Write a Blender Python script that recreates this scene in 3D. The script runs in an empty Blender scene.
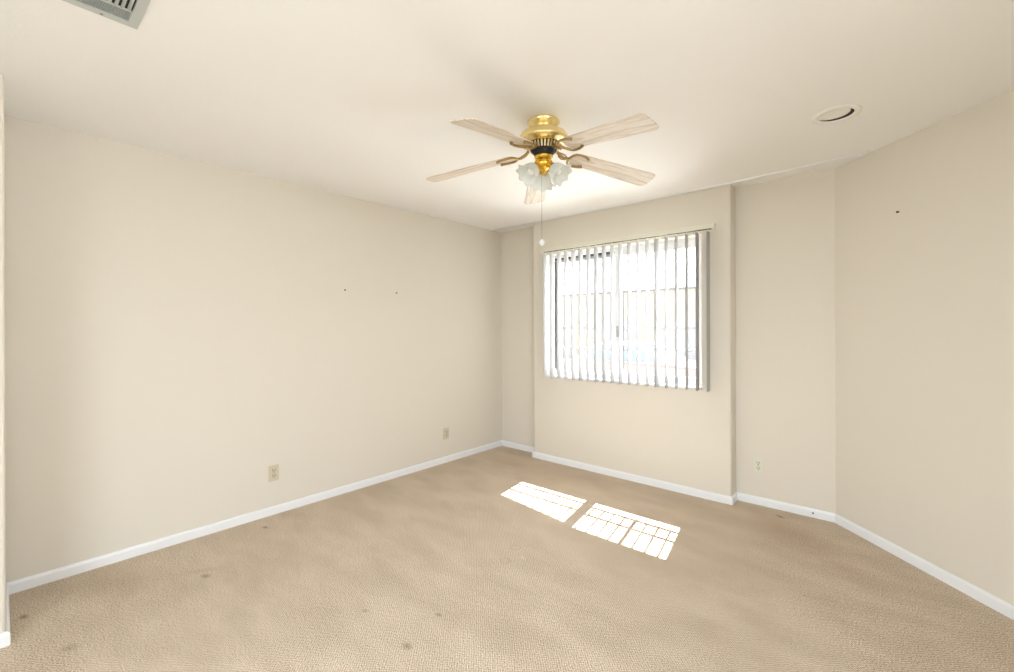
import bpy, bmesh, math, random
from mathutils import Vector, Matrix
random.seed(7)
SC = bpy.context.scene
COL = SC.collection
R = math.radians

# ------------------------------------------------------------ camera
F_PX, YAW, ROLL = 444.2, R(41.22), R(-0.188)
CAM = Vector((3.407, 0.0, 1.349))
cam_d = bpy.data.cameras.new('camera')
cam = bpy.data.objects.new('camera', cam_d); COL.objects.link(cam)
fw = Vector((-math.sin(YAW), math.cos(YAW), 0)); rt = Vector((math.cos(YAW), math.sin(YAW), 0)); up = Vector((0, 0, 1))
r2 = math.cos(ROLL)*rt + math.sin(ROLL)*up
u2 = -math.sin(ROLL)*rt + math.cos(ROLL)*up
M3 = Matrix((r2, u2, -fw)).transposed()
cam.matrix_world = Matrix.Translation(CAM) @ M3.to_4x4()
cam_d.sensor_width = 36; cam_d.lens = 36*F_PX/1014
cam_d.shift_y = -(336-327.72)/1014
cam_d.clip_start = .05; cam_d.clip_end = 200
SC.camera = cam

# ------------------------------------------------------------ light
SC.view_settings.view_transform = 'Standard'; SC.view_settings.look = 'None'
SC.view_settings.gamma = 1; SC.view_settings.use_curve_mapping = False
SC.view_settings.exposure = 1.2
w = bpy.data.worlds.new('sky'); SC.world = w; w.use_nodes = True
bg = w.node_tree.nodes['Background']
bg.inputs[0].default_value = (0.88, 0.94, 1.0, 1); bg.inputs[1].default_value = 3.5

sd = bpy.data.lights.new('sun', 'SUN'); sd.energy = 13.0; sd.angle = R(0.3); sd.color = (.98, .985, 1.0)
sun = bpy.data.objects.new('sun', sd); COL.objects.link(sun)
el, az = R(53.4), R(10.3)
sun.rotation_euler = Vector((math.sin(az)*math.cos(el), -math.cos(az)*math.cos(el), -math.sin(el))).to_track_quat('-Z', 'Y').to_euler()

def portal(name, loc, rot, sx, sy):
    d = bpy.data.lights.new(name, 'AREA'); d.shape = 'RECTANGLE'; d.size = sx; d.size_y = sy; d.energy = 1
    d.cycles.is_portal = True
    o = bpy.data.objects.new(name, d); COL.objects.link(o); o.location = loc; o.rotation_euler = rot
    return o
portal('window_portal', (1.5, 3.82, 1.48), (R(-90), 0, 0), 1.44, 1.15)
portal('added_door_portal', (2.60, -0.97, 1.08), (R(90), 0, 0), 1.7, 2.1)  # guides daylight through the added rear door
portal('added_window_portal', (4.40, .30, 1.50), (0, R(90), 0), 1.2, 1.6)  # guides daylight through the added side window

# ------------------------------------------------------------ helpers
def lin(c):
    return tuple((x/12.92 if x <= .04045 else ((x+.055)/1.055)**2.4) for x in [v/255 for v in c]) + (1,)
def mat(name, rgb, rough=.6, metal=0.0, spec=.5):
    m = bpy.data.materials.new(name); m.use_nodes = True
    b = m.node_tree.nodes['Principled BSDF']
    b.inputs['Base Color'].default_value = lin(rgb); b.inputs['Roughness'].default_value = rough
    b.inputs['Metallic'].default_value = metal; b.inputs['Specular IOR Level'].default_value = spec
    return m
def N(m, t, **k):
    n = m.node_tree.nodes.new(t)
    for a, v in k.items():
        if a in n.inputs.keys(): n.inputs[a].default_value = v
        else: setattr(n, a, v)
    return n
def lk(m, a, b): m.node_tree.links.new(a, b)
def bsdf(m): return m.node_tree.nodes['Principled BSDF']
def add_bump(m, scale, dist, strength=.3, detail=2):
    tc = N(m, 'ShaderNodeTexCoord'); n = N(m, 'ShaderNodeTexNoise', Scale=scale, Detail=detail)
    b = N(m, 'ShaderNodeBump', Strength=strength, Distance=dist)
    lk(m, tc.outputs['Object'], n.inputs['Vector']); lk(m, n.outputs[0], b.inputs['Height'])
    lk(m, b.outputs[0], bsdf(m).inputs['Normal'])

def box(bm, x0, x1, y0, y1, z0, z1, bev=0, seg=2):
    vs = [bm.verts.new((x, y, z)) for x in (x0, x1) for y in (y0, y1) for z in (z0, z1)]
    fs = [(0,1,3,2), (4,6,7,5), (0,4,5,1), (2,3,7,6), (0,2,6,4), (1,5,7,3)]
    faces = [bm.faces.new([vs[i] for i in f]) for f in fs]
    if bev:
        ed = list({e for f in faces for e in f.edges})
        bmesh.ops.bevel(bm, geom=ed, offset=bev, segments=seg, affect='EDGES', profile=.5)
    return vs
def prism(bm, pts, z0, z1):
    """closed vertical prism from a plan polygon"""
    a = [bm.verts.new((x, y, z0)) for x, y in pts]; b = [bm.verts.new((x, y, z1)) for x, y in pts]
    n = len(pts)
    bm.faces.new(a[::-1]); bm.faces.new(b)
    for i in range(n): bm.faces.new((a[i], a[(i+1) % n], b[(i+1) % n], b[i]))
def lathe(bm, prof, seg=32, fn=None, M=None):
    rings = []
    for k, (r, z) in enumerate(prof):
        ring = []
        for i in range(seg):
            a = 2*math.pi*i/seg
            rr, zz = (fn(k, a, r, z) if fn else (r, z))
            v = Vector((rr*math.cos(a), rr*math.sin(a), zz))
            if M: v = M @ v
            ring.append(bm.verts.new(v))
        rings.append(ring)
    for k in range(len(rings)-1):
        for i in range(seg):
            j = (i+1) % seg
            bm.faces.new((rings[k][i], rings[k][j], rings[k+1][j], rings[k+1][i]))
    return rings
def cap(bm, ring, flip=False):
    bm.faces.new(ring[::-1] if flip else ring)
def tube(bm, pts, rad, seg=8, M=None):
    pts = [Vector(p) for p in pts]; n = len(pts); rings = []
    rads = rad if isinstance(rad, (list, tuple)) else [rad]*n
    up0 = None
    for i, p in enumerate(pts):
        t = (pts[min(i+1, n-1)] - pts[max(i-1, 0)]).normalized()
        ref = up0 if up0 else (Vector((0, 0, 1)) if abs(t.z) < .9 else Vector((1, 0, 0)))
        s = t.cross(ref).normalized(); u = s.cross(t).normalized(); up0 = u
        ring = []
        for k in range(seg):
            a = 2*math.pi*k/seg
            v = p + rads[i]*(math.cos(a)*s + math.sin(a)*u)
            if M: v = M @ v
            ring.append(bm.verts.new(v))
        rings.append(ring)
    for i in range(n-1):
        for k in range(seg):
            j = (k+1) % seg
            bm.faces.new((rings[i][k], rings[i][j], rings[i+1][j], rings[i+1][k]))
    cap(bm, rings[0], True); cap(bm, rings[-1])
def obj(name, bm, m, parent=None, smooth=False, loc=None, rot=None, auto=None):
    bmesh.ops.recalc_face_normals(bm, faces=bm.faces)
    me = bpy.data.meshes.new(name); bm.to_mesh(me); bm.free()
    if smooth:
        for p in me.polygons: p.use_smooth = True
        if auto: me.set_sharp_from_angle(angle=R(auto))
    for mm in (m if isinstance(m, list) else [m]): me.materials.append(mm)
    o = bpy.data.objects.new(name, me); COL.objects.link(o)
    if parent: o.parent = parent
    if loc: o.location = loc
    if rot: o.rotation_euler = rot
    return o
def thing(name, label, cat, loc=(0, 0, 0), rot=(0, 0, 0), group=None):
    o = bpy.data.objects.new(name, None); COL.objects.link(o); o.empty_display_size = .05
    o.location = loc; o.rotation_euler = rot
    return tag(o, label, cat, group)
def tag(o, label, cat, group=None):
    o['label'] = label; o['category'] = cat
    if group: o['group'] = group
    return o
def struct(o, label=None):
    o['kind'] = 'structure'
    if label: o['label'] = label
    return o
def BM(): return bmesh.new()

# ------------------------------------------------------------ materials
m_wall = mat('cream_wall_paint', (233, 226, 214), .75, spec=.25); add_bump(m_wall, 90, .002, .12, 3)
m_ceil = mat('off_white_ceiling_paint', (250, 248, 245), .85, spec=.2); add_bump(m_ceil, 70, .003, .2, 3)
m_trim = mat('white_gloss_trim', (248, 249, 252), .35)
m_sill = mat('white_sill_paint', (240, 240, 240), .5)
m_vinyl = mat('white_vinyl', (240, 241, 243), .35)
m_gasket_shade = mat('dark_gasket_shade', (92, 94, 98), .6)  # dark grey that also paints the shade in the sash gaps
m_sash = mat('grey_aluminium', (170, 171, 174), .5)
m_dark = mat('black_interior', (12, 12, 12), .7)
m_plast = mat('ivory_plastic', (216, 206, 182), .4)
m_plastw = mat('white_plastic', (232, 230, 214), .4)
m_slot = mat('socket_slot', (48, 40, 28), .6)
m_vent = mat('grey_vent_enamel', (196, 200, 196), .5)
m_vent_in = mat('vent_duct', (40, 40, 36), .8)
m_lighttrim = mat('light_trim_white', (246, 243, 236), .55)
m_brass = mat('polished_brass', (248, 228, 168), .27, 1.0)
m_brass2 = mat('deep_brass', (232, 190, 80), .2, 1.0)
m_iron = mat('antique_brass', (176, 150, 105), .3, 1.0)
m_black = mat('black_motor', (18, 17, 16), .5)
m_ventw = mat('pale_brass_fins', (226, 208, 160), .35, .8)
m_screw = mat('steel_screw', (150, 145, 135), .4, .8)

# carpet: rows of woven loops, vacuum strokes and a few stains
m_carpet = mat('beige_loop_carpet', (200, 178, 150), .95, spec=.1)
def carpet():
    m = m_carpet; b = bsdf(m)
    tc = N(m, 'ShaderNodeTexCoord')
    mp = N(m, 'ShaderNodeMapping'); mp.inputs['Rotation'].default_value = (0, 0, R(0)); lk(m, tc.outputs['Object'], mp.inputs[0])
    wob = N(m, 'ShaderNodeTexNoise', Scale=30.0, Detail=2.0); lk(m, mp.outputs[0], wob.inputs['Vector'])
    mixv = N(m, 'ShaderNodeVectorMath', operation='MULTIPLY_ADD'); mixv.inputs[1].default_value = (.010, .010, 0)
    lk(m, wob.outputs['Color'], mixv.inputs[0]); lk(m, mp.outputs[0], mixv.inputs[2])
    sep = N(m, 'ShaderNodeSeparateXYZ'); lk(m, mixv.outputs[0], sep.inputs[0])
    def mth(op, a, bb=None, cl=False):
        n = N(m, 'ShaderNodeMath', operation=op); n.use_clamp = cl
        for i, v in enumerate((a, bb)):
            if v is None: continue
            if isinstance(v, (int, float)): n.inputs[i].default_value = v
            else: lk(m, v, n.inputs[i])
        return n.outputs[0]
    sx = mth('SINE', mth('MULTIPLY', sep.outputs[0], 2*math.pi/.0135))
    sy = mth('SINE', mth('MULTIPLY', sep.outputs[1], 2*math.pi/.0135))
    loops = mth('MULTIPLY', mth('ADD', mth('MULTIPLY', sx, sy), 1.0), .5)
    fine = N(m, 'ShaderNodeTexNoise', Scale=170.0, Detail=3.0); lk(m, tc.outputs['Object'], fine.inputs['Vector'])
    hgt = mth('ADD', mth('MULTIPLY', loops, .34), mth('MULTIPLY', fine.outputs[0], 1.15))
    bump = N(m, 'ShaderNodeBump', Strength=.7, Distance=.006); lk(m, hgt, bump.inputs['Height']); lk(m, bump.outputs[0], b.inputs['Normal'])
    # colour of the yarn
    r1 = N(m, 'ShaderNodeValToRGB'); lk(m, hgt, r1.inputs[0])
    r1.color_ramp.elements[0].position = .45; r1.color_ramp.elements[0].color = lin(CARPET_LO)
    r1.color_ramp.elements[1].position = .95; r1.color_ramp.elements[1].color = lin(CARPET_HI)
    # worn, vacuumed strokes
    mp2 = N(m, 'ShaderNodeMapping'); mp2.inputs['Scale'].default_value = (1.0, 2.2, 1); mp2.inputs['Rotation'].default_value = (0, 0, R(35)); lk(m, tc.outputs['Object'], mp2.inputs[0])
    big = N(m, 'ShaderNodeTexNoise', Scale=2.2, Detail=5.0, Roughness=.6); lk(m, mp2.outputs[0], big.inputs['Vector'])
    r2 = N(m, 'ShaderNodeValToRGB'); lk(m, big.outputs[0], r2.inputs[0])
    r2.color_ramp.elements[0].position = .35; r2.color_ramp.elements[0].color = (.91, .895, .87, 1)
    r2.color_ramp.elements[1].position = .62; r2.color_ramp.elements[1].color = (1.05, 1.05, 1.05, 1)
    mul = N(m, 'ShaderNodeMix', data_type='RGBA', blend_type='MULTIPLY'); mul.inputs[0].default_value = 1
    lk(m, r1.outputs[0], mul.inputs[6]); lk(m, r2.outputs[0], mul.inputs[7])
    cur = mul.outputs[2]
    # stains of their own shape: (x, y, radius x, radius y, angle, strength, colour)
    for (px, py, ax, ay, rot, s, c) in STAINS:
        mpp = N(m, 'ShaderNodeMapping', vector_type='TEXTURE')
        mpp.inputs['Location'].default_value = (px, py, 0); mpp.inputs['Rotation'].default_value = (0, 0, R(rot)); mpp.inputs['Scale'].default_value = (ax, ay, 1)
        nz = N(m, 'ShaderNodeTexNoise', Scale=14.0, Detail=3.0); lk(m, tc.outputs['Object'], nz.inputs['Vector'])
        add = N(m, 'ShaderNodeVectorMath', operation='MULTIPLY_ADD'); add.inputs[1].default_value = (.5*min(ax, ay), .5*min(ax, ay), 0)
        lk(m, nz.outputs['Color'], add.inputs[0]); lk(m, tc.outputs['Object'], add.inputs[2]); lk(m, add.outputs[0], mpp.inputs[0])
        g = N(m, 'ShaderNodeTexGradient', gradient_type='SPHERICAL'); lk(m, mpp.outputs[0], g.inputs[0])
        f = mth('MULTIPLY', g.outputs[1], s*.55, True)
        mx = N(m, 'ShaderNodeMix', data_type='RGBA'); lk(m, f, mx.inputs[0]); lk(m, cur, mx.inputs[6]); mx.inputs[7].default_value = lin(c)
        cur = mx.outputs[2]
    # two round dents left by furniture feet
    for (px, py, rr) in ((1.646, 2.082, .030), (1.70, 1.926, .028)):
        d = N(m, 'ShaderNodeVectorMath', operation='DISTANCE'); d.inputs[1].default_value = (px, py, 0); lk(m, tc.outputs['Object'], d.inputs[0])
        k = mth('SUBTRACT', 1.0, mth('MULTIPLY', mth('ABSOLUTE', mth('SUBTRACT', d.outputs['Value'], rr)), 260.0), True)
        mx = N(m, 'ShaderNodeMix', data_type='RGBA'); lk(m, mth('MULTIPLY', k, .5), mx.inputs[0]); lk(m, cur, mx.inputs[6]); mx.inputs[7].default_value = lin((120, 104, 84))
        cur = mx.outputs[2]
    lk(m, cur, b.inputs['Base Color'])
CARPET_LO, CARPET_HI = (142, 123, 102), (247, 230, 208)
STAINS = [(2.95, 3.46, .34, .20, -25, .60, (150, 112, 70)), (2.79, 3.655, .045, .022, -30, 1.3, (116, 84, 54)),
          (3.22, 3.12, .30, .12, -35, .45, (154, 118, 78)), (.33, .075, .035, .022, 10, 1.2, (96, 76, 50)),
          (.78, .20, .05, .03, 40, .7, (126, 100, 70)), (.576, .741, .04, .022, 20, 1.1, (112, 88, 60)), (.19, 1.19, .035, .02, 10, 1.2, (112, 80, 56)),
          (1.85, 1.14, .036, .026, 0, 1.1, (112, 92, 64)), (1.79, 1.36, .026, .016, 0, 1.1, (112, 92, 64)), (.30, .42, .38, .20, 40, .35, (148, 124, 88)),
          (1.5, 1.15, .025, .015, 20, .9, (116, 96, 68)), (1.76, 2.02, .035, .012, -10, 1.2, (240, 230, 214)),
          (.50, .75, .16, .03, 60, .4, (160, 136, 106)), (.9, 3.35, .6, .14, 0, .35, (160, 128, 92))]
carpet()

# glass that lets the sun pass
m_glass = bpy.data.materials.new('clear_glass'); m_glass.use_nodes = True
m_glass.node_tree.nodes.remove(bsdf(m_glass))
_o = m_glass.node_tree.nodes['Material Output']; _t = N(m_glass, 'ShaderNodeBsdfTransparent'); _t.inputs[0].default_value = (.97, .98, .98, 1)
_g = N(m_glass, 'ShaderNodeBsdfGlossy', Roughness=.02); _m = N(m_glass, 'ShaderNodeMixShader'); _m.inputs[0].default_value = .04
lk(m_glass, _t.outputs[0], _m.inputs[1]); lk(m_glass, _g.outputs[0], _m.inputs[2]); lk(m_glass, _m.outputs[0], _o.inputs[0])
# thin vinyl vanes: partly translucent
def translucent(name, rgb, tr, transp=0.0, rough=.5):
    m = bpy.data.materials.new(name); m.use_nodes = True; b = bsdf(m)
    b.inputs['Base Color'].default_value = lin(rgb); b.inputs['Roughness'].default_value = rough
    o = m.node_tree.nodes['Material Output']; t = N(m, 'ShaderNodeBsdfTranslucent'); t.inputs[0].default_value = lin(rgb)
    mx = N(m, 'ShaderNodeMixShader'); mx.inputs[0].default_value = tr
    lk(m, b.outputs[0], mx.inputs[1]); lk(m, t.outputs[0], mx.inputs[2]); out = mx
    if transp:
        tt = N(m, 'ShaderNodeBsdfTransparent'); m2 = N(m, 'ShaderNodeMixShader'); m2.inputs[0].default_value = transp
        lk(m, mx.outputs[0], m2.inputs[1]); lk(m, tt.outputs[0], m2.inputs[2]); out = m2
    lk(m, out.outputs[0], o.inputs[0])
    return m
m_vane = translucent('ivory_vane_vinyl', (186, 185, 184), .05)
m_frost = translucent('frosted_glass', (246, 249, 247), .45, .22, .25)

# whitewashed oak blades
m_blade = mat('whitewashed_oak', (225, 212, 196), .4)
def oak():
    m = m_blade; tc = N(m, 'ShaderNodeTexCoord'); mp = N(m, 'ShaderNodeMapping'); mp.inputs['Scale'].default_value = (2.2, 26, 4)
    lk(m, tc.outputs['Object'], mp.inputs[0]); n = N(m, 'ShaderNodeTexNoise', Scale=2.2, Detail=5.0, Distortion=1.2); lk(m, mp.outputs[0], n.inputs['Vector'])
    r = N(m, 'ShaderNodeValToRGB'); lk(m, n.outputs[0], r.inputs[0])
    r.color_ramp.elements[0].position = .35; r.color_ramp.elements[0].color = lin((208, 191, 171))
    r.color_ramp.elements[1].position = .62; r.color_ramp.elements[1].color = lin((238, 228, 214))
    lk(m, r.outputs[0], bsdf(m).inputs['Base Color'])
oak()

# ------------------------------------------------------------ room shell
H = 2.44
L, D = 3.795, 3.659          # recessed wall plane, window wall plane
BX0, BX1 = 0.568, 2.461      # the projecting window wall
CX = 3.091                   # corner where the diagonal wall starts
RX = 4.35                    # right wall
RY = L-(RX-CX)
JX, JY = 0.545, 0.014         # closet box corner
BY = -0.95                   # near wall
OUT = 3.945                  # outside face of the far wall

def shell(name, pieces, m=m_wall, label=None):
    bm = BM()
    for pts, z0, z1 in pieces: prism(bm, pts, z0, z1)
    return struct(obj(name, bm, m), label)

bm = BM(); prism(bm, [(-.12, BY-.12), (RX+.12, BY-.12), (RX+.12, RY+.05), (CX+.1, OUT), (-.12, OUT)], -.12, 0)
struct(obj('floor', bm, m_carpet))
bm = BM(); prism(bm, [(-.12, BY-.12), (RX+.12, BY-.12), (RX+.12, RY+.05), (CX+.1, OUT), (-.12, OUT)], H, H+.12)
struct(obj('ceiling', bm, m_ceil))
shell('wall_left', [([(-.12, JY-.05), (0, JY-.05), (0, L+.05), (-.12, L+.05)], 0, H)])
# closet box with a rounded corner
def arc(cx, cy, r, a0, a1, n=5): return [(cx+r*math.cos(R(a0+(a1-a0)*i/n)), cy+r*math.sin(R(a0+(a1-a0)*i/n))) for i in range(n+1)]
rb = .014
shell('wall_closet', [([(-.12, BY), (JX, BY)] + arc(JX-rb, JY-rb, rb, 0, 90) + [(-.12, JY)], 0, H)])
# far wall: recess, window projection with its opening, second recess
WX0, WX1, WZ0, WZ1 = .73, 2.25, .87, 2.085
left_edge = [(BX0, OUT)] + arc(BX0+rb, D+rb, rb, 180, 270)
right_edge = arc(BX1-rb, D+rb, rb, -90, 0) + [(BX1, OUT)]
shell('wall_far', [
    ([(0, L), (BX0, L), (BX0, OUT), (0, OUT)], 0, H),
    (left_edge + right_edge, 0, WZ0-.022), (left_edge + right_edge, WZ1, H),
    (left_edge + [(WX0, D), (WX0, OUT)], WZ0-.022, WZ1),
    ([(WX1, OUT), (WX1, D)] + right_edge, WZ0-.022, WZ1),
    ([(BX1, L), (CX, L), (CX, OUT), (BX1, OUT)], 0, H)])
s = .12/math.sqrt(2)
shell('wall_diagonal', [([(CX, L), (RX, RY), (RX+s, RY+s), (CX+s, L+s)], 0, H)])
SY0, SY1, SZ0, SZ1 = -.50, 1.10, .90, 2.10
shell('wall_right', [([(RX, RY), (RX, SY1), (RX+.12, SY1), (RX+.12, RY)], 0, H), ([(RX, SY0), (RX, BY), (RX+.12, BY), (RX+.12, SY0)], 0, H),
    ([(RX, SY1), (RX, SY0), (RX+.12, SY0), (RX+.12, SY1)], 0, SZ0), ([(RX, SY1), (RX, SY0), (RX+.12, SY0), (RX+.12, SY1)], SZ1, H)])
w2 = struct(bpy.data.objects.new('added_light_window', None)); COL.objects.link(w2); w2.location = (RX+.07, 0, 0)  # unseen side window, added to let more daylight onto the left wall
bm = BM()
box(bm, -.02, .03, SY0, SY0+.04, SZ0, SZ1); box(bm, -.02, .03, SY1-.04, SY1, SZ0, SZ1); box(bm, -.02, .03, SY0+.04, SY1-.04, SZ0, SZ0+.04)
box(bm, -.02, .03, SY0+.04, SY1-.04, SZ1-.04, SZ1); box(bm, -.02, .03, .28, .32, SZ0+.04, SZ1-.04)
obj('window_frame', bm, m_vinyl, w2)
for a, b_ in ((SY0+.04, .28), (.32, SY1-.04)):
    bm = BM(); box(bm, .003, .007, a, b_, SZ0+.04, SZ1-.04); obj('pane', bm, m_glass, w2)
PX0, PX1, PZ = 1.75, 3.45, 2.13
shell('wall_near', [([(JX, BY-.12), (PX0, BY-.12), (PX0, BY), (JX, BY)], 0, H), ([(PX1, BY-.12), (RX, BY-.12), (RX, BY), (PX1, BY)], 0, H),
                    ([(PX0, BY-.12), (PX1, BY-.12), (PX1, BY), (PX0, BY)], PZ, H)])
# unseen glass door behind the camera, added for fill daylight
dr = struct(bpy.data.objects.new('added_light_door', None)); COL.objects.link(dr); dr.location = (PX0, BY-.08, 0)
bm = BM()
Wd = PX1-PX0
box(bm, 0, .05, -.03, .03, .0, PZ); box(bm, Wd-.05, Wd, -.03, .03, 0, PZ); box(bm, .05, Wd-.05, -.03, .03, PZ-.05, PZ)
box(bm, .05, Wd-.05, -.03, .03, 0, .03); box(bm, Wd/2-.03, Wd/2+.03, -.03, .03, .03, PZ-.05)
obj('added_door_frame', bm, m_vinyl, dr)
for a, b_ in ((.05, Wd/2-.03), (Wd/2+.03, Wd-.05)):
    bm = BM(); box(bm, a, b_, -.003, .003, .03, PZ-.05); obj('added_door_glass', bm, m_glass, dr)

# ridge on the ceiling in line with the window wall
bm = BM()
A, B = Vector((0, 3.64, H)), Vector((3.30, 3.566, H))
tube(bm, [A, Vector((1.6, 3.642, H)), Vector((2.46, 3.636, H)), B], .0095, 10)
struct(obj('trim_1', bm, m_trim, smooth=True), 'thin white ridge across the ceiling in line with the window wall')

# baseboards
BH, BT = .060, .012
def baseboard(name, pts):
    """profile swept along the plan path pts; the room lies on the right of the path direction"""
    prof = [(0, 0), (BT, 0), (BT, BH-.014), (BT*.75, BH-.005), (BT*.35, BH), (0, BH)]
    n = len(pts); P = [Vector(p) for p in pts]; bm = BM(); rings = []
    for i in range(n):
        d1 = (P[i]-P[i-1]).normalized() if i else None; d2 = (P[i+1]-P[i]).normalized() if i < n-1 else None
        n1 = Vector((d1.y, -d1.x)) if d1 else None; n2 = Vector((d2.y, -d2.x)) if d2 else None
        if n1 and n2: mm = (n1+n2).normalized(); mm /= mm.dot(n1)
        else: mm = n1 or n2
        rings.append([bm.verts.new((P[i].x+mm.x*o, P[i].y+mm.y*o, z)) for o, z in prof])
    k = len(prof)
    for i in range(n-1):
        for j in range(k): bm.faces.new((rings[i][j], rings[i][(j+1) % k], rings[i+1][(j+1) % k], rings[i+1][j]))
    bm.faces.new(rings[0]); bm.faces.new(rings[-1][::-1])
    return struct(obj(name, bm, m_trim))
g = .0005
baseboard('baseboard_left', [(g, JY), (g, L)])
baseboard('baseboard_far', [(0, L-g), (BX0-g, L-g), (BX0-g, D-g), (BX1+g, D-g), (BX1+g, L-g), (CX, L-g), (RX, RY-g), (RX, BY)][0:2])
baseboard('baseboard_window', [(BX0-g, L), (BX0-g, D-g), (BX1+g, D-g), (BX1+g, L-g)])
baseboard('baseboard_recess', [(BX1+g, L-g), (CX, L-g)])
baseboard('baseboard_diagonal', [(CX-.0, L-g), (RX-g, RY)])
baseboard('baseboard_right', [(RX-g, RY), (RX-g, BY)])
baseboard('baseboard_closet', [(JX+g, BY), (JX+g, JY+g), (0, JY+g)])

# ------------------------------------------------------------ window_1
win = struct(bpy.data.objects.new('window_1', None)); COL.objects.link(win); win.location = (0, 0, 0)
FY0, FY1 = 3.735, 3.80
def part(name, boxes, m, parent, bev=0, label=None):
    bm = BM()
    for b_ in boxes: box(bm, *b_, bev)
    o = obj(name, bm, m, parent)
    if label: o['label'] = label
    return o
part('sill', [(WX0+.001, WX1-.001, D-.018, FY0, WZ0-.022, WZ0)], m_sill, win, .004)
ft = .035
part('window_frame', [(WX0, WX0+ft, FY0, FY1, WZ0, WZ1), (WX1-ft, WX1, FY0, FY1, WZ0, WZ1),
     (WX0+ft, WX1-ft, FY0, FY1, WZ1-.025, WZ1), (WX0+ft, WX1-ft, FY0, FY1, WZ0, WZ0+.045)], m_vinyl, win, .002)
# left fixed sash (outer track) and right sliding sash (inner track)
def sash(name, x0, x1, z0, z1, y0, y1, wl, wr, wt, wb, m):
    return part(name, [(x0, x0+wl, y0, y1, z0, z1), (x1-wr, x1, y0, y1, z0, z1), (x0+wl, x1-wr, y0, y1, z1-wt, z1), (x0+wl, x1-wr, y0, y1, z0, z0+wb)], m, win, .002)
sl = sash('left_sash', .775, 1.50, .915, 2.035, 3.770, 3.792, .022, .05, .028, .018, m_sash)
sl.name = 'fixed_sash'
sr = sash('sliding_sash', 1.455, 2.215, .915, 2.058, 3.740, 3.765, .075, .035, .055, .018, m_vinyl)
for x0, x1 in ((.797, 1.45), ):
    bm = BM(); box(bm, x0, x1, 3.779, 3.783, .931, 2.007); obj('pane', bm, m_glass, sl)
bm = BM(); box(bm, 1.53, 2.18, 3.751, 3.755, .931, 2.003); obj('pane', bm, m_glass, sr)
part('gasket_gap_shade', [(.7655, .7745, 3.76, 3.79, .93, 2.03), (.7655, 1.455, 3.765, 3.79, 2.036, 2.058)], m_gasket_shade, win, 0, 'dark strips giving the shade of the gap around the fixed sash')  # head strip paints the shaded track gap, jamb strip the dark seal line
part('gasket_gap_shade', [(1.5305, 1.5365, 3.7502, 3.7565, .962, 2.0)], m_gasket_shade, sr, 0)  # dark line for the seal and shaded gap at the glass edge
part('latch', [(1.475, 1.497, 3.725, 3.740, 1.26, 1.36), (1.480, 1.492, 3.712, 3.725, 1.29, 1.33)], m_sash, sr, .003)
# grille bars between the panes
part('grille_bar', [(.797, 1.45, 3.784, 3.795, z-.012, z+.012) for z in (1.155,)], m_vinyl, sl)
part('grille_bar', [(.797, 1.45, 3.784, 3.795, z-.012, z+.012) for z in (1.345,)], m_vinyl, sl)
part('grille_bar', [(1.5305, 2.18, 3.757, 3.768, z-.012, z+.012) for z in (1.155,)], m_vinyl, sr)
part('grille_bar', [(1.5305, 2.18, 3.757, 3.768, z-.012, z+.012) for z in (1.345,)], m_vinyl, sr)

# ------------------------------------------------------------ vertical blind
VY = 3.585
bl = thing('vertical_blind', 'off white vertical blind with open narrow vanes hanging over the window', 'blind', (1.53, VY, 2.10))
part_ = lambda n, bx, m, p, bev=0: part(n, bx, m, p, bev)
rl = part_('head_rail', [(-.79, .835, -.022, .022, .002, .034)], m_plastw, bl, .003)
part_('rail_slot', [(-.77, .815, -.012, .012, -.0015, .0025)], m_slot, rl)
part_('end_cap', [(.8352, .845, -.024, .024, .0, .036)], m_plastw, rl, .002)
part_('end_cap', [(-.800, -.7902, -.024, .024, .0, .036)], m_plastw, rl, .002)
for x in (-.6, 0, .6):
    part_('bracket', [(x-.015, x+.015, .0225, .0735, .010, .034), (x-.02, x+.02, .0, .0735, .0345, .037)], m_plastw, rl)
def vane_bm():
    bm = BM(); W, sag, th = .089, .006, .0009; n = 8; a, b_ = [], []
    for i in range(n+1):
        t = -1+2*i/n; y = t*W/2; x = sag*(1-t*t)
        for lst, o in ((a, 0), (b_, th)): lst.append([bm.verts.new((x+o, y, z)) for z in (-1.245, -.02)])
    for lst in (a, b_):
        for i in range(n): bm.faces.new((lst[i][0], lst[i+1][0], lst[i+1][1], lst[i][1]))
    for i in (0, n): bm.faces.new((a[i][0], b_[i][0], b_[i][1], a[i][1]))
    for i in range(n):
        for e in (0, 1): bm.faces.new((a[i][e], a[i+1][e], b_[i+1][e], b_[i][e]))
    return bm
vane0 = clip0 = None
for i in range(20):
    x = 2.322-.0812*i-1.53
    phi = 4.0+random.uniform(-1.0, 1.0)
    if i in (0, 1): phi = 1
    if i == 5: phi = -6
    if vane0 is None:
        v = vane0 = obj('vane', vane_bm(), m_vane, bl, smooth=True, auto=40)
        bm = BM(); box(bm, -.003, .003, -.012, .012, -.03, -.015); box(bm, -.002, .002, -.004, .004, -.016, .006)
        c = clip0 = obj('vane_clip', bm, m_plastw, v)
    else:
        v = vane0.copy(); COL.objects.link(v); v.parent = bl
        c = clip0.copy(); COL.objects.link(c); c.parent = v
    v.location = (x, 0, 0); v.rotation_euler = (0, 0, R(phi))

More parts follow.
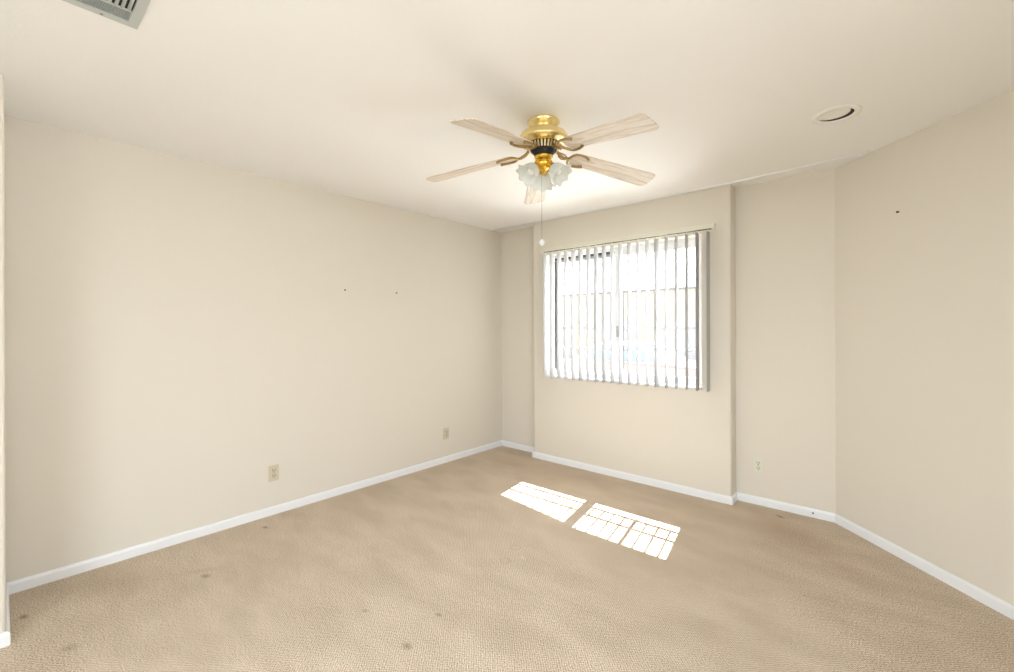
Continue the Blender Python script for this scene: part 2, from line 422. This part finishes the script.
# ------------------------------------------------------------ ceiling fan
FX, FYc = 2.006, 1.897
fan = thing('ceiling_fan', 'brass ceiling fan with five whitewashed blades and frosted glass lights', 'ceiling fan', (FX, FYc, H))
def Z(z): return z-H
bm = BM(); rr = lathe(bm, [(.080, Z(2.44)), (.086, Z(2.435)), (.086, Z(2.428)), (.080, Z(2.42)), (.070, Z(2.408)), (.062, Z(2.398)), (.062, Z(2.385)), (.05, Z(2.38))], 40)
cap(bm, rr[0]); cap(bm, rr[-1]); obj('canopy', bm, m_brass, fan, True, auto=50)
bm = BM(); lathe(bm, [(.052, Z(2.392)), (.075, Z(2.391)), (.100, Z(2.382)), (.120, Z(2.367)), (.131, Z(2.349)), (.134, Z(2.337)), (.131, Z(2.329)), (.120, Z(2.322)), (.100, Z(2.318)), (.088, Z(2.314))], 48)
mh = obj('motor_housing', bm, m_brass, fan, True, auto=50)
bm = BM(); rr = lathe(bm, [(.088, Z(2.314)), (.084, Z(2.310)), (.070, Z(2.284)), (.060, Z(2.282))], 48); obj('vent_ring', bm, m_black, fan, True, auto=50)
bm = BM()
for k in range(30):
    a = 2*math.pi*k/30; Mx = Matrix.Rotation(a, 4, 'Z')
    vs = box(bm, -.0045, .0045, -.0042, .0042, -.016, .016)
    bmesh.ops.transform(bm, matrix=Mx @ Matrix.Translation((.079, 0, Z(2.298))) @ Matrix.Rotation(R(28), 4, 'Y'), verts=vs)
obj('vent_fins', bm, m_ventw, fan)
bm = BM(); rr = lathe(bm, [(.062, Z(2.284)), (.060, Z(2.277)), (.054, Z(2.266)), (.047, Z(2.258)), (.044, Z(2.250)), (.03, Z(2.246))], 40)
cap(bm, rr[0]); cap(bm, rr[-1]); obj('motor_hub', bm, m_black, fan, True, auto=40)
def ZK(z): return Z(2.141+(z-2.119)*.95+.022)
bm = BM(); rr = lathe(bm, [(.030, ZK(2.222)), (.044, ZK(2.219)), (.049, ZK(2.212)), (.046, ZK(2.204)), (.040, ZK(2.198)), (.044, ZK(2.190)), (.049, ZK(2.178)), (.047, ZK(2.164)), (.040, ZK(2.154)), (.030, ZK(2.147)), (.018, ZK(2.141)), (.010, ZK(2.134)), (.008, ZK(2.122)), (.003, ZK(2.119))], 40)
cap(bm, rr[0]); cap(bm, rr[-1]); lkit = obj('light_kit', bm, m_brass2, fan, True, auto=60)

BLZ = Z(2.288)
def blade_bm():
    bm = BM(); pts = []
    r0, r1 = .165, .678; w0, w1 = .054, .070
    out = [(r0, .030), (r0+.012, .046), (r0+.04, w0)]
    out += [(r1-.040, w1), (r1-.022, w1-.003), (r1-.010, w1-.012), (r1-.004, w1-.028), (r1, 0)]
    pts = out + [(x, -y) for x, y in out[::-1][1:]]
    a = [bm.verts.new((x, y, -.0028)) for x, y in pts]; b_ = [bm.verts.new((x, y, .0028)) for x, y in pts]
    n = len(pts); bm.faces.new(a[::-1]); bm.faces.new(b_)
    for i in range(n): bm.faces.new((a[i], a[(i+1) % n], b_[(i+1) % n], b_[i]))
    return bm
def iron_bm():
    bm = BM()
    tube(bm, [(.050, 0, .020), (.075, 0, .016), (.10, 0, -.004), (.125, 0, -.012), (.150, 0, -.010)], [.010, .009, .008, .007, .007], 8)
    for s in (-1, 1):
        tube(bm, [(.145, 0, -.010), (.152, s*.014, -.010), (.158, s*.034, -.009), (.172, s*.050, -.0085), (.195, s*.056, -.0085), (.222, s*.053, -.0085), (.242, s*.044, -.0085), (.250, s*.036, -.0085)],
             [.0075, .0075, .0075, .007, .0065, .0065, .007, .009], 8)
        tube(bm, [(.235, s*.046, -.002), (.235, s*.046, -.010)], .006, 8)
        tube(bm, [(.085, 0, .010), (.095, s*.016, .0), (.115, s*.022, -.008), (.135, s*.010, -.011), (.145, 0, -.010)], .0035, 6)
    return bm
b0 = i0 = None
for k in range(5):
    ang = -11.9+72*k
    if b0 is None:
        b0 = obj('blade', blade_bm(), m_blade, fan); o = b0
        bv = b0.modifiers.new('bevel', 'BEVEL'); bv.width = .0012; bv.segments = 2; bv.limit_method = 'ANGLE'
        i0 = obj('blade_iron', iron_bm(), m_iron, b0, True)
    else:
        o = b0.copy(); COL.objects.link(o); o.parent = fan
        q = i0.copy(); COL.objects.link(q); q.parent = o
    # pitch about the blade's own axis: clockwise edge (-y) higher
    o.matrix_local = Matrix.Translation((0, 0, BLZ)) @ Matrix.Rotation(R(ang), 4, 'Z') @ Matrix.Rotation(R(8), 4, 'Y') @ Matrix.Rotation(R(-10), 4, 'X')

SEG = 64
def shade_parts(ang):
    Mx = Matrix.Rotation(R(ang), 4, 'Z') @ Matrix.Translation((.034, 0, Z(2.205))) @ Matrix.Rotation(R(180-46), 4, 'Y') @ Matrix.Scale(.88, 4)
    # local +z points outward and downward
    prof = [(.022, .030), (.030, .034), (.040, .046), (.046, .062), (.049, .080), (.053, .096), (.061, .108), (.070, .116)]
    amp = [0, 0, .0, .0005, .001, .002, .0045, .0070]
    def fn(k, a, r, z): return r+amp[k]*math.cos(8*a), z+amp[k]*.6*math.cos(8*a+.6)
    bm = BM(); lathe(bm, prof, SEG, fn, Mx)
    o = obj('lamp_shade', bm, m_frost, lkit, True)
    sf = o.modifiers.new('thickness', 'SOLIDIFY'); sf.thickness = .0025
    bm = BM(); rr = lathe(bm, [(.010, -.012), (.012, .0), (.018, .012), (.027, .022), (.028, .036), (.0235, .037)], 24, None, Mx)
    cap(bm, rr[0], True); cap(bm, rr[-1])
    obj('lamp_holder', bm, m_brass2, lkit, True, auto=50)
    bm = BM(); rr = lathe(bm, [(.008, .037), (.012, .045), (.018, .060), (.020, .072), (.016, .086), (.006, .092)], 20, None, Mx); cap(bm, rr[0], True); cap(bm, rr[-1])
    obj('bulb', bm, BULB, lkit, True)
BULB = mat('opal_bulb', (250, 250, 246), .3)
for a in (-109, 11, 131): shade_parts(a)
# pull chain towards the camera's left of the kit
cx, cy = .004, -.022
bm = BM()
tube(bm, [(cx, cy, Z(2.17)), (cx, cy, Z(1.812))], .0009, 6)
z = 2.165
while z > 1.815:
    lathe(bm, [(.0002, .0016), (.0016, 0), (.0002, -.0016)], 6, None, Matrix.Translation((cx, cy, Z(z)))); z -= .006
pc = obj('pull_chain', bm, m_screw, fan)
bm = BM(); rr = lathe(bm, [(.003, .018), (.007, .014), (.013, .008), (.0155, 0), (.013, -.008), (.008, -.014), (.002, -.017)], 20, None, Matrix.Translation((cx, cy, Z(1.795))))
cap(bm, rr[0]); cap(bm, rr[-1], True); obj('pull_knob', bm, m_trim, pc, True)['label'] = 'white ball knob'

# ------------------------------------------------------------ recessed eyeball light
el_ = thing('recessed_light', 'round white recessed eyeball light in the ceiling near the diagonal wall', 'ceiling light', (3.177, 2.835, H))
bm = BM(); rr = lathe(bm, [(.106, 0), (.105, -.004), (.098, -.007), (.084, -.008), (.077, -.005), (.075, 0)], 56); obj('trim_ring', bm, m_lighttrim, el_, True, auto=60)
# eyeball turned inside the ring so that its far side leaves a dark crescent
bm = BM(); rr = lathe(bm, [(.0760, -.0008), (.001, -.0008)], 48); obj('housing', bm, m_dark, el_)
Me = Matrix.Translation((-.011, -.0235, .0012))
bm = BM(); rr = lathe(bm, [(.0725, .0), (.0727, -.003), (.064, -.0048), (.052, -.0052), (.050, -.0036), (.03, -.0030), (.001, -.0028)], 48, None, Me)
obj('eyeball', bm, m_lighttrim, el_, True, auto=40)

# ------------------------------------------------------------ ceiling vent
vt = thing('ceiling_vent', 'grey metal air vent in the ceiling at the top left of the photo', 'air vent', (1.338, .331, H))
# local x to the right, y negative towards the camera
VW, VH, fwid = .36, .25, .030
part('vent_frame', [(0, VW, -fwid, 0, -.006, 0), (0, VW, -VH, -VH+fwid, -.006, 0), (0, fwid, -VH+fwid, -fwid, -.006, 0), (VW-fwid, VW, -VH+fwid, -fwid, -.006, 0)], m_vent, vt, .0015)
part('divider', [(.098, .104, -VH+fwid, -fwid, -.0065, -.0005)], m_vent, vt)
part('duct', [(fwid, VW-fwid, -VH+fwid, -fwid, -.0012, -.0002)], m_vent_in, vt)
def louver(bxs, tilt_axis, tilt):
    pass
for k in range(9):
    x = .0345+.0073*k
    bm = BM(); vs = box(bm, -.0032, .0032, -(VH/2-fwid), VH/2-fwid, -.0005, .0005)
    bmesh.ops.transform(bm, matrix=Matrix.Translation((x, -VH/2, -.004)) @ Matrix.Rotation(R(20), 4, 'Y'), verts=vs); obj('louver', bm, m_vent, vt)
for k in range(11):
    y = -.040-.0165*k
    bm = BM(); vs = box(bm, .105, VW-fwid, -.0055, .0055, -.0005, .0005)
    bmesh.ops.transform(bm, matrix=Matrix.Translation((0, y, -.0055)) @ Matrix.Rotation(R(-50), 4, 'X'), verts=vs); obj('louver', bm, m_vent, vt)
for (x, y) in ((.014, -.098),):
    bm = BM(); rr = lathe(bm, [(.0045, -.006), (.004, -.008), (.001, -.0085)], 12, None, Matrix.Translation((x, y, 0))); obj('screw', bm, m_screw, vt)

# ------------------------------------------------------------ outlets, built facing -y, centre at origin
def outlet(label, loc, rz, m, first=[None]):
    t = thing('wall_outlet', label, 'wall outlet', loc, (0, 0, rz))
    bm = BM(); box(bm, -.035, .035, -.006, 0, -.057, .057, .003, 3); obj('cover_plate', bm, m, t)
    for z in (-.0195, .0195):
        bm = BM(); pts = [(.0172*math.cos(a)*(1.0 if abs(math.cos(a)) < .82 else .82/abs(math.cos(a))), .0165*math.sin(a)) for a in [2*math.pi*i/24 for i in range(24)]]
        f = [bm.verts.new((x, -.0085, z+zz)) for x, zz in pts]; b_ = [bm.verts.new((x, -.005, z+zz)) for x, zz in pts]
        bm.faces.new(f); bm.faces.new(b_[::-1])
        for i in range(24): bm.faces.new((f[i], f[(i+1) % 24], b_[(i+1) % 24], b_[i]))
        r_ = obj('receptacle', bm, m, t)
        part('socket_slot', [(-.0100, -.0058, -.0094, -.0084, z-.001, z+.010), (.0058, .0100, -.0094, -.0084, z-.001, z+.010), (-.0030, .0030, -.0094, -.0084, z-.012, z-.006)], m_slot, r_)
    bm = BM(); lathe(bm, [(.0035, 0), (.003, .0015), (.0003, .0018)], 12, None, Matrix.Translation((0, -.0062, 0)) @ Matrix.Rotation(R(90), 4, 'X')); obj('screw', bm, m_screw, t)
    return t
outlet('ivory duplex outlet low on the left wall, nearer the camera', (0, 1.308, .299), R(90), m_plast)
outlet('ivory duplex outlet low on the left wall near the far corner', (0, 2.953, .288), R(90), m_plast)
outlet('white duplex outlet low on the wall right of the window projection', (2.618, L, .296), 0, m_plastw)

# ------------------------------------------------------------ nails left in the walls
def nail(label, loc, d):
    Mx = Vector(d).to_track_quat('Z', 'Y').to_matrix().to_4x4()
    bm = BM(); rr = lathe(bm, [(.0035, 0), (.0035, .010), (.006, .0105), (.006, .0135), (.001, .014)], 12, None, Mx); cap(bm, rr[0])
    tag(obj('wall_nail', bm, m_slot, loc=loc), label, 'nail')
nail('small nail in the left wall, the one farther from the window', (0, 1.865, 1.663), (1, 0, 0))
nail('small nail in the left wall, the one nearer the window', (0, 2.365, 1.667), (1, 0, 0))
dx = (CX+L-3.421-3.465)/2
nail('small nail high on the diagonal right wall', (3.421+dx, 3.465+dx, 2.018), (-1, -1, 0))

# dark knot on the recess baseboard
bm = BM(); lathe(bm, [(.006, 0), (.005, .004), (.001, .005)], 14, None, Matrix.Rotation(R(90), 4, 'X'))
tag(obj('door_stop_base', bm, m_slot, loc=(2.962, L-BT-.0005, .032)), 'small dark screw stub on the white baseboard below the white outlet', 'door stop')

# ------------------------------------------------------------ outside
m_ground = mat('pale_concrete', (222, 218, 213), .9); add_bump(m_ground, 8, .01, .2)
bm = BM(); box(bm, -60, 40, 4.2, 70, -.70, -.5); struct(obj('ground', bm, m_ground), 'pale sunlit driveway and street outside the window')
m_patio = mat('brown_paving', (128, 122, 112), .9)
bm = BM(); box(bm, -20, 25, -25, -1.2, -.40, -.15); struct(obj('patio', bm, m_patio), 'unseen brown paving outside the added rear door')
# unseen roof overhang, front edge skewed to shape the sun patch
m_roof = mat('stucco', (222, 214, 200), .9)
EY = OUT + .012
bm = BM(); prism(bm, [(-1.5, EY), (3.3, EY), (3.3, 4.37), (1.4, 4.37), (1.36, 4.40), (-1.5, 4.80)], 2.50, 2.60); struct(obj('sun_cut_overhang', bm, m_roof), 'unseen roof overhang above the window, shaped to cut the sunlight')
# low building across the street
m_bld = mat('beige_stucco', (118, 109, 97), .9); m_rline = mat('roof_edge', (74, 74, 78), .8); m_garage = mat('grey_door_paint', (108, 106, 104), .7)
bd = thing('building', 'low flat-roofed beige building across the street seen through the window', 'building', (-9, 22, -.5))
part('building_wall', [(-14, 12, 0, 8, 0, 3.72)], m_bld, bd)
part('roof_edge', [(-14.1, 12.1, -.1, 8.1, 3.72, 3.81)], m_rline, bd)
for x in (-8, -4.2, -.4, 3.4, 7.2):
    part('garage_door', [(x, x+2.6, -.05, 0, 0, 2.3)], m_garage, bd)
    part('garage_panel', [(x+.15, x+2.45, -.07, -.05, .2+.52*j, .2+.52*j+.42) for j in range(4)], m_garage, bd)

# parked car, nose to the right
m_car = mat('red_car_paint', (118, 92, 88), .4); m_cglass = mat('car_glass', (84, 92, 98), .1); m_tyre = mat('tyre', (40, 40, 42), .8); m_hub = mat('wheel_cover', (190, 190, 192), .3, .6)
m_croof = mat('white_car_roof', (240, 240, 240), .4)
car = thing('car', 'pale red parked sedan with a white roof seen through the window', 'car', (-2.0, 12.0, -.5))
def loft(bm, prof, hw, inset=None):
    """side outline (x, z) given half-width per point"""
    n = len(prof); a = [bm.verts.new((x, -h, z)) for (x, z), h in zip(prof, hw)]; b_ = [bm.verts.new((x, h, z)) for (x, z), h in zip(prof, hw)]
    bm.faces.new(a); bm.faces.new(b_[::-1])
    for i in range(n): bm.faces.new((a[i], b_[i], b_[(i+1) % n], a[(i+1) % n]))
prof = [(-2.25, .30), (-2.28, .62), (-2.2, .86), (-1.6, .93), (.95, .93), (1.9, .84), (2.2, .68), (2.22, .32), (1.8, .22), (-1.9, .22)]
bm = BM(); loft(bm, prof, [.80, .84, .82, .84, .84, .80, .74, .78, .82, .82]); o = obj('car_body', bm, m_car, car)
mb = o.modifiers.new('bevel', 'BEVEL'); mb.width = .05; mb.segments = 3
prof = [(-1.75, .93), (-1.05, 1.36), (.15, 1.37), (.95, .93)]
bm = BM(); loft(bm, prof, [.78, .62, .62, .78]); obj('cabin_glass', bm, m_cglass, car)
bm = BM(); loft(bm, [(-1.12, 1.36), (-.95, 1.43), (.05, 1.44), (.22, 1.36)], [.64, .60, .60, .64]); obj('roof_panel', bm, m_croof, car)
for s in (-1, 1):
    for q in ([(-1.72, s*.775, .94), (-1.06, s*.625, 1.37)], [(.93, s*.775, .94), (.16, s*.625, 1.38)], [(-.4, s*.785, .93), (-.38, s*.63, 1.37)]):
        bm = BM(); tube(bm, q, .033, 6); obj('roof_pillar', bm, m_croof, car)
for x in (-1.4, 1.35):
    for s in (-1, 1):
        Mx = Matrix.Translation((x, s*.74, .31)) @ Matrix.Rotation(R(-90*s), 4, 'X')
        bm = BM(); rr = lathe(bm, [(.2, -.10), (.29, -.10), (.31, -.06), (.31, .06), (.29, .11), (.2, .11)], 28, None, Mx); cap(bm, rr[0], True); cap(bm, rr[-1]); wl = obj('wheel', bm, m_tyre, car, True, auto=40)
        bm = BM(); rr = lathe(bm, [(.19, .111), (.17, .125), (.05, .13)], 24, None, Mx); cap(bm, rr[-1]); obj('wheel_cover', bm, m_hub, wl, True, auto=40)
part('bumper', [(2.18, 2.30, -.74, .74, .30, .50)], m_hub, car, .03); part('bumper', [(-2.36, -2.24, -.78, .78, .32, .54)], m_hub, car, .03)
